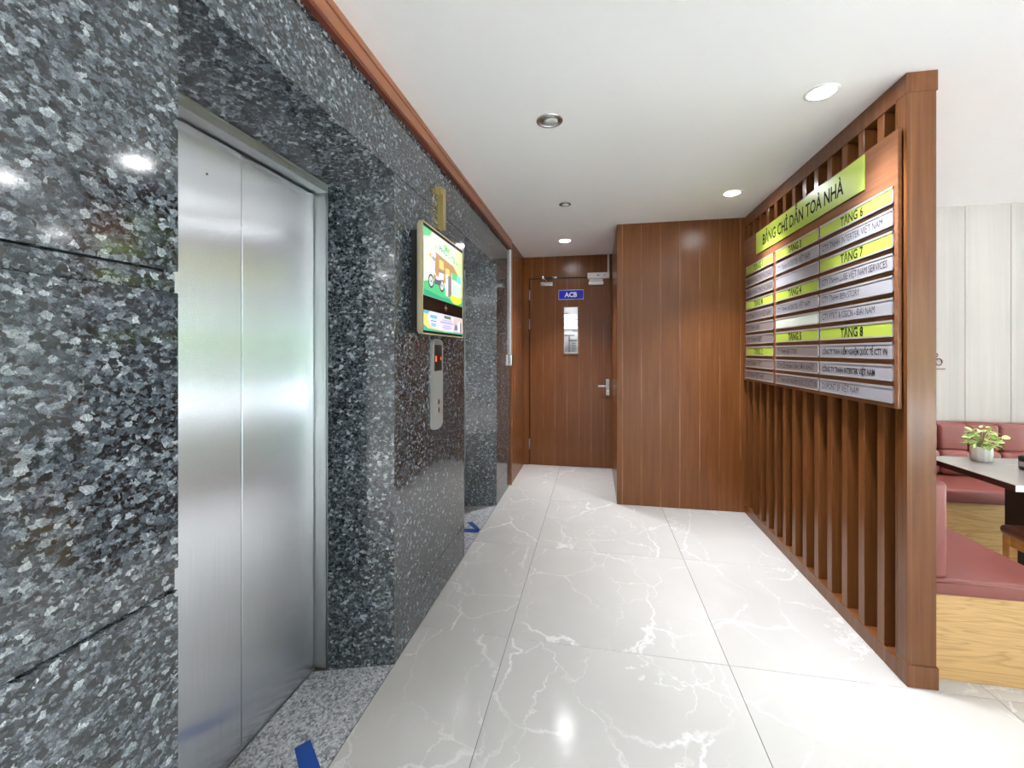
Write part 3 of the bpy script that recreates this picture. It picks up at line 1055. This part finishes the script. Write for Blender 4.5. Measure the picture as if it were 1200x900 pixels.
lettering('picture_lettering', 'Xe', (xt, TV0 + 0.018 + scrw * 0.22, 1.662 + 0.328 * 0.775), (0, 1, -0.04), (0, 0, 1), scrw * 0.07, 0.018, M_TEAL, pic, 0.01)
lettering('picture_lettering', 'PHỐ', (xt, TV0 + 0.018 + scrw * 0.32, 1.662 + 0.328 * 0.765), (0, 1, -0.04), (0, 0, 1), scrw * 0.21, 0.030, M_TEAL, pic, 0.02)
lettering('picture_lettering', 'có', (xt, TV0 + 0.018 + scrw * 0.55, 1.662 + 0.328 * 0.74), (0, 1, -0.04), (0, 0, 1), scrw * 0.07, 0.016, M_TEAL, pic, 0.01)
lettering('picture_lettering', 'TỦ', (xt, TV0 + 0.018 + scrw * 0.64, 1.662 + 0.328 * 0.725), (0, 1, -0.04), (0, 0, 1), scrw * 0.10, 0.028, M_TEAL, pic, 0.02)
lettering('picture_lettering', 'xe', (xt, TV0 + 0.018 + scrw * 0.76, 1.662 + 0.328 * 0.715), (0, 1, -0.04), (0, 0, 1), scrw * 0.07, 0.016, M_TEAL, pic, 0.01)
p = Pic(TV0 + 0.018, 1.493, TV1 - 0.018, 1.592, TX - 0.0029)
p.rect(0, 0, 1, 1, (0.72, 0.67, 0.78))
p.poly([(0, 0), (0, 1), (0.12, 1), (0.08, 0.6), (0.16, 0.2), (0.34, 0.12), (0.7, 0.1), (0.75, 0.02), (0.75, 0)], (0.85, 0.66, 0.2))
p.poly([(0, 0), (0, 0.3), (0.1, 0.12), (0.5, 0.06), (1, 0.12), (1, 0)], (0.05, 0.42, 0.30))
p.poly([(0, 1), (0.14, 1), (0.07, 0.82), (0, 0.85)], (0.10, 0.42, 0.55))
p.rect(0.14, 0.22, 0.29, 0.86, (0.72, 0.76, 0.9))
p.rect(0.14, 0.66, 0.29, 0.82, (0.12, 0.5, 0.75))
p.rect(0.16, 0.24, 0.27, 0.42, (0.28, 0.52, 0.85))
p.rect(0.15, 0.5, 0.28, 0.55, (0.15, 0.2, 0.5))
p.rect(0.47, 0.78, 0.65, 0.93, (0.10, 0.2, 0.12))
for v, u0, u1 in ((0.66, 0.42, 0.68), (0.56, 0.37, 0.72), (0.50, 0.37, 0.72), (0.36, 0.45, 0.65), (0.28, 0.42, 0.68), (0.2, 0.45, 0.63)):
    p.rect(u0, v, u1, v + 0.035, (0.30, 0.28, 0.62))
p.rect(0.72, 0.1, 1, 0.95, (0.66, 0.55, 0.5))
p.poly([(0.74, 0.2), (0.78, 0.58), (0.83, 0.5), (0.85, 0.25)], (0.2, 0.15, 0.38))
p.rect(0.86, 0.12, 0.92, 0.72, (0.9, 0.88, 0.92))
p.rect(0.92, 0.12, 0.96, 0.7, (0.15, 0.1, 0.18))
p.done('lower_picture', tv)
b = B()
cy, cz = (TV0 + TV1) / 2 + 0.01, 1.628
b.prism([(TX - 0.0015, cy + r * math.cos(a) * 1.5, cz + r * math.sin(a)) for a, r in [(k * math.pi / 4, 0.018 if k % 2 == 0 else 0.007) for k in range(8)]], (-0.002, 0, 0))
b.obj('gold_emblem', M_GOLD, tv)

# gold figure 1
XN = XL
b = B()
prof = [(2.326, 2.088), (2.374, 2.088), (2.374, 2.322), (2.338, 2.322), (2.326, 2.312), (2.289, 2.312), (2.289, 2.278), (2.326, 2.278)]
b.prism([(XN + 0.032, y, z) for y, z in prof], (-0.032, 0, 0))
tag(b.obj('numeral_sign', M_GOLD), 'raised gold figure 1 on the granite above the screen', 'numeral')

# lift call panel
cp = thing('call_panel', (XL, 2.3, 0.95), 'slim steel lift call panel with red display below the screen', 'call panel')
pts = []
cyp, hw = 2.301, 0.085
for k in range(9):
    a = math.pi * k / 8
    pts.append((XL + 0.010, cyp + hw * math.cos(a), 1.435 + 0.028 * math.sin(a)))
for k in range(9):
    a = math.pi + math.pi * k / 8
    pts.append((XL + 0.010, cyp + hw * math.cos(a), 0.985 + 0.03 * math.sin(a)))
B().prism(pts, (-0.010, 0, 0)).obj('face_plate', plain('call_panel_steel', (0.36, 0.37, 0.37), 0.38, 0.35), cp)
disp = box('display', XL + 0.0095, 2.252, 1.283, XL + 0.0125, 2.36, 1.428, M_BLACKM, cp)
B().poly([(XL + 0.0131, 2.263, 1.336), (XL + 0.0131, 2.275, 1.336), (XL + 0.0131, 2.275, 1.366), (XL + 0.0131, 2.263, 1.366)]).obj('red_digit', M_RED, disp)
B().poly([(XL + 0.0131, 2.336, 1.352), (XL + 0.0131, 2.346, 1.364), (XL + 0.0131, 2.346, 1.340)]).obj('red_arrow', M_RED, disp)
for z in (1.108, 1.062):
    B().lathe((XL + 0.010, 2.309, z), [(0.017, 0), (0.017, 0.003), (0.013, 0.004)], 16, 'X').obj('button', M_CHROME, cp)

# chrome exit reader with its conduit at the end of the granite
rd = thing('exit_reader', (-0.86, WALL_END, 1.3), 'chrome switch box on the edge where granite meets wood', 'switch')
box('reader_body', -0.876, 4.385, 1.247, -0.846, 4.455, 1.36, M_CHROME, rd, 0.004, 2)
box('reader_face', -0.85, 4.40, 1.252, -0.842, 4.428, 1.355, M_BLACK, rd)
tag(box('conduit', -0.876, 4.398, 1.361, -0.858, 4.416, 2.45, M_WHITE), 'white conduit up the granite corner from the chrome switch box', 'conduit')

# blue tape arrows on the lift thresholds
TZp = -0.0003


def tape(name, pts, parent):
    B().prism([(x, y, 0.0007) for x, y in pts], (0, 0, -0.0009)).obj(name, M_BLUE, parent)


ta = thing('tape_arrow', (-0.95, 3.28, 0), 'blue tape arrow on the pale threshold of the far lift', 'tape')
tape('tape_strip', [(-1.022, 3.378), (-0.988, 3.408), (-0.884, 3.272), (-0.886, 3.215), (-0.915, 3.26)], ta)
tape('tape_strip', [(-1.014, 3.252), (-0.95, 3.27), (-0.886, 3.262), (-0.884, 3.208), (-0.9995, 3.196)], ta)
tb = thing('tape_mark', (-0.97, 1.33, 0), 'blue tape strip on the pale threshold of the near lift', 'tape')
tape('tape_strip', [(-1.035, 1.342), (-1.003, 1.384), (-0.884, 1.282), (-0.884, 1.222), (-0.96, 1.27)], tb)

# ================================================================== CEILING LIGHTS


def downlight(x, y, on, label, group, r=0.068, aim=None, dim=1.0):
    t = thing('downlight', (x, y, CEIL), label, 'light', group)
    B().lathe((x, y, CEIL), [(r * 0.78, 0.0), (r * 0.80, -0.005), (r, -0.005), (r, 0.0)], 32, cap=False).obj('trim_ring', M_WHITE if on else M_SILREF, t)
    if on:
        B().lathe((x, y, CEIL), [(r * 0.78, -0.0035), (0.001, -0.0045)], 32).obj('lens', M_LAMP, t)
        d = bpy.data.lights.new('downlight_lamp', 'AREA')
        d.shape = 'DISK'
        d.size = r * 1.5
        d.energy = LAMP_W * dim
        d.spread = 1.45
        d.color = (0.96, 0.98, 1.0)
        o = bpy.data.objects.new('downlight_lamp', d)
        COL.objects.link(o)
        o.location = (x, y, CEIL - 0.008)
        attach(o, t)
    else:
        B().lathe((x, y, CEIL), [(r * 0.78, -0.001), (r * 0.6, 0.0005 - 0.0025), (0.001, -0.0025)], 32).obj('reflector', M_BLACKM if aim else M_SILREF, t)
        B().lathe((x + 0.004, y + r * 0.1, CEIL), [(r * 0.55, -0.003), (r * 0.55, -0.006), (0.001, -0.007)], 28).obj('lens', M_OFF, t)
    return t


downlight(0.995, 2.156, True, 'lit downlight nearest the slatted screen end post', 'recessed lights')
downlight(0.983, 3.40, True, 'lit downlight in front of the walnut block near the screen', 'recessed lights')
downlight(-0.309, 4.53, True, 'lit downlight just in front of the walnut door', 'recessed lights')
downlight(-0.224, 2.162, False, 'unlit silver-rimmed downlight in the middle of the corridor ceiling', 'recessed lights', 0.066)
downlight(-0.232, 3.41, False, 'small unlit spot between the silver downlight and the far lamp', 'recessed lights', 0.046, True)
OFF_LAMPS = [(2.1, 3.40, 0.35), (2.1, 2.18, 0.15), (3.4, 3.3, 0.3), (3.4, 2.1, 0.4)]
OFF_LAMPS += [(x, y, 0.8 if x > 2 else 1.6) for y in (-0.45, -1.7, -2.95) for x in (-0.24, 0.99, 2.2)]  # unseen rows behind the camera, added so floor bounce brightens the ceiling
for x, y, dm in OFF_LAMPS:
    downlight(x, y, True, 'unseen lit downlight lighting the lobby outside the picture', 'lobby lights outside the picture', dim=dm)

# ================================================================== LOUNGE
# bench along the screen
SX0, SX1, SY0, SY1 = 1.402, 1.90, 2.14, 3.51
lb = thing('corner_bench', (1.65, 2.8, 0), 'red leather bench with its back against the slatted screen', 'bench')
box('base', SX0 + 0.015, SY0 + 0.004, 0, SX1 - 0.03, SY1, 0.362, M_OAK, lb, 0.001, 1)
box('seat_cushion', SX0, SY0 - 0.012, 0.360, SX1, SY1, 0.432, M_LEATHER, lb, 0.02, 4, True)
box('backrest', SX0, SY0 - 0.004, 0.430, SX0 + 0.064, SY1, 0.838, M_LEATHER, lb, 0.02, 4, True)
b = B()
b.tube([(SX0 + 0.01, SY0 - 0.0105, 0.418), (SX1 - 0.01, SY0 - 0.0105, 0.418)], 0.0035, 6)
b.obj('seam', M_LEATHER, lb)

# bench along the pale wall
RX1 = 4.6
rb = thing('wall_bench', (3.0, 3.8, 0), 'red leather bench with padded back along the pale plank wall', 'bench')
box('base', SX0 + 0.02, 3.545, 0, RX1, 4.04, 0.34, M_OAK, rb, 0.001, 1)
box('seat_cushion', SX0 + 0.02, 3.522, 0.338, RX1, 4.0, 0.432, M_LEATHER, rb, 0.018, 4, True)
box('back_board', SX0 + 0.02, 4.0, 0.34, RX1, 4.05, 0.838, M_LEATHER, rb, 0.008, 2, True)
xx = [2.836 - 0.2 * k for k in (5, 4, 3, 2, 1)] + [2.836 + 0.2005 * k for k in range(9)]
for a, c in zip(xx, xx[1:]):
    box('back_pad', a + 0.002, 3.935, 0.618, c - 0.002, 4.01, 0.83, M_LEATHER, rb, 0.026, 4, True)
    box('lumbar_pad', a + 0.002, 3.91, 0.436, c - 0.002, 4.01, 0.628, M_LEATHER, rb, 0.03, 4, True)

# table
tbx0, tbx1, tby0, tby1 = 2.008, 3.25, 2.525, 3.15
tt = thing('lounge_table', (2.6, 2.85, 0), 'grey stone-topped table on a black pedestal between the benches', 'table')
b = B()
b.box(tbx0, tby0, 0.708, tbx1, tby1, 0.74, 0.001, 1)
b.bm.faces.ensure_lookup_table()
for f in b.bm.faces:
    f.material_index = 0 if f.normal.z > 0.5 or True else 0
bmesh.ops.recalc_face_normals(b.bm, faces=b.bm.faces[:])
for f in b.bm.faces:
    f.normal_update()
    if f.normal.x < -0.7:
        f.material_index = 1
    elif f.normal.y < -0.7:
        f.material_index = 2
b.obj('table_top', [M_TABLE, M_TEDGE, M_TGLINT], tt)
box('pedestal', 2.262, 2.79, 0.0, 2.95, 2.91, 0.708, M_BLACKM, tt, 0.003, 1)
box('foot_plate', 2.56, 2.62, 0, 3.1, 3.42, 0.03, M_BLACKM, tt, 0.004, 1)

# stool
sx0, sx1, sy0, sy1 = 2.125, 2.50, 2.40, 2.775
sl = thing('stool', (2.31, 2.6, 0), 'stool with dark leather seat and honey wood legs under table', 'stool')
box('seat', sx0, sy0, 0.418, sx1, sy1, 0.47, M_LEATHD, sl, 0.024, 4, True)
for fx in (0, 1):
    for fy in (0, 1):
        x = sx0 + 0.012 + fx * (sx1 - sx0 - 0.064)
        y = sy0 + 0.012 + fy * (sy1 - sy0 - 0.064)
        box('leg', x, y, 0, x + 0.04, y + 0.04, 0.42, M_OAKD, sl, 0.003, 1)
for fx in (0, 1):
    x = sx0 + 0.02 + fx * (sx1 - sx0 - 0.06)
    box('apron', x, sy0 + 0.05, 0.365, x + 0.02, sy1 - 0.05, 0.42, M_OAKD, sl)
for fy in (0, 1):
    y = sy0 + 0.02 + fy * (sy1 - sy0 - 0.06)
    box('apron', sx0 + 0.05, y, 0.365, sx1 - 0.05, y + 0.02, 0.42, M_OAKD, sl)

# potted plant on the table
PC = Vector((2.257, 3.05, 0.74))
pp = thing('potted_plant', PC, 'small leafy plant in a white fluted pot on the table', 'plant')
b = B()
seg = 40
rings = []
for r, h in ((0.036, 0.0), (0.042, 0.004), (0.047, 0.045), (0.046, 0.084), (0.043, 0.088), (0.039, 0.084), (0.037, 0.07)):
    ring = []
    for i in range(seg):
        a = 2 * math.pi * i / seg
        tw = 0.9 * h / 0.08
        fl = 1 + (0.07 * math.cos(10 * a + tw) if 0.003 < h < 0.087 and r > 0.0415 else 0)
        ring.append(b.bm.verts.new(PC + Vector((r * fl * math.cos(a), r * fl * math.sin(a), h))))
    rings.append(ring)
for q, s in zip(rings, rings[1:]):
    for i in range(seg):
        b.bm.faces.new((q[i], q[(i + 1) % seg], s[(i + 1) % seg], s[i])).smooth = True
b.bm.faces.new(rings[0])
b.obj('pot', M_POT, pp)
B().lathe(PC, [(0.0385, 0.070), (0.001, 0.072)], 20).obj('soil', M_SOIL, pp)
lm = bpy.data.meshes.new('leaf')
lv = [(0, 0, 0), (0.5, 0.28, 0.05), (0.8, 0.22, 0.02), (1.05, 0, -0.1), (0.8, -0.22, 0.02), (0.5, -0.28, 0.05), (0.5, 0, -0.02), (0.15, 0.2, 0.03), (0.15, -0.2, 0.03), (0.8, 0, -0.05)]
lm.from_pydata(lv, [], [(0, 6, 1, 7), (0, 8, 5, 6), (6, 9, 2, 1), (6, 5, 4, 9), (9, 3, 2), (9, 4, 3)])
lm.materials.append(M_LEAF)
stems = B()
rnd = random.Random(3)
for k in range(120):
    a = rnd.uniform(0, 2 * math.pi)
    el = rnd.uniform(0.0, 1.0)
    rr = 0.068 * math.sqrt(1 - el * el * 0.8) * rnd.uniform(0.6, 1.05)
    pos = PC + Vector((rr * math.cos(a), rr * math.sin(a), 0.085 + 0.11 * el * rnd.uniform(0.8, 1.1)))
    o = link('leaf', lm)
    s = rnd.uniform(0.026, 0.04)
    o.matrix_local = Matrix.Translation(pos - Vector(PC)) @ Matrix.Rotation(a + rnd.uniform(-0.6, 0.6), 4, 'Z') @ Matrix.Rotation(rnd.uniform(-0.5, 0.7), 4, 'Y') @ Matrix.Rotation(rnd.uniform(-0.5, 0.5), 4, 'X') @ Matrix.Scale(s, 4)
    o.parent = pp
    if k % 3 == 0:
        stems.tube([PC + Vector((0.01 * math.cos(a), 0.01 * math.sin(a), 0.07)), (PC + Vector((0, 0, 0.09)) + pos) / 2, pos], 0.0014, 5)
stems.tube([PC + Vector((0.03, 0, 0.08)), PC + Vector((0.075, -0.01, 0.105)), PC + Vector((0.095, -0.015, 0.14))], 0.0014, 5)
stems.obj('stem', M_LEAF, pp)
for off, ang, s in (((0.09, -0.015, 0.142), 0.15, 0.05), ((0.062, -0.02, 0.115), -0.2, 0.036)):
    o = link('leaf', lm)
    o.matrix_local = Matrix.Translation(off) @ Matrix.Rotation(ang, 4, 'Z') @ Matrix.Rotation(-0.15, 4, 'Y') @ Matrix.Rotation(0.8, 4, 'X') @ Matrix.Scale(s, 4)
    o.parent = pp

# dark tumbler at the right edge of the frame
tu = thing('tumbler', (2.335, 2.86, 0.74), 'dark tumbler with a pale band on the table right of the plant', 'cup')
tc = (2.335, 2.86, 0.74)
B().lathe(tc, [(0.034, 0), (0.037, 0.004), (0.039, 0.075), (0.035, 0.075), (0.033, 0.006), (0.001, 0.005)], 28).obj('body', M_BLACK, tu)
B().lathe(tc, [(0.0382, 0.022), (0.0392, 0.048)], 28, cap=False).obj('band', M_SILV, tu)
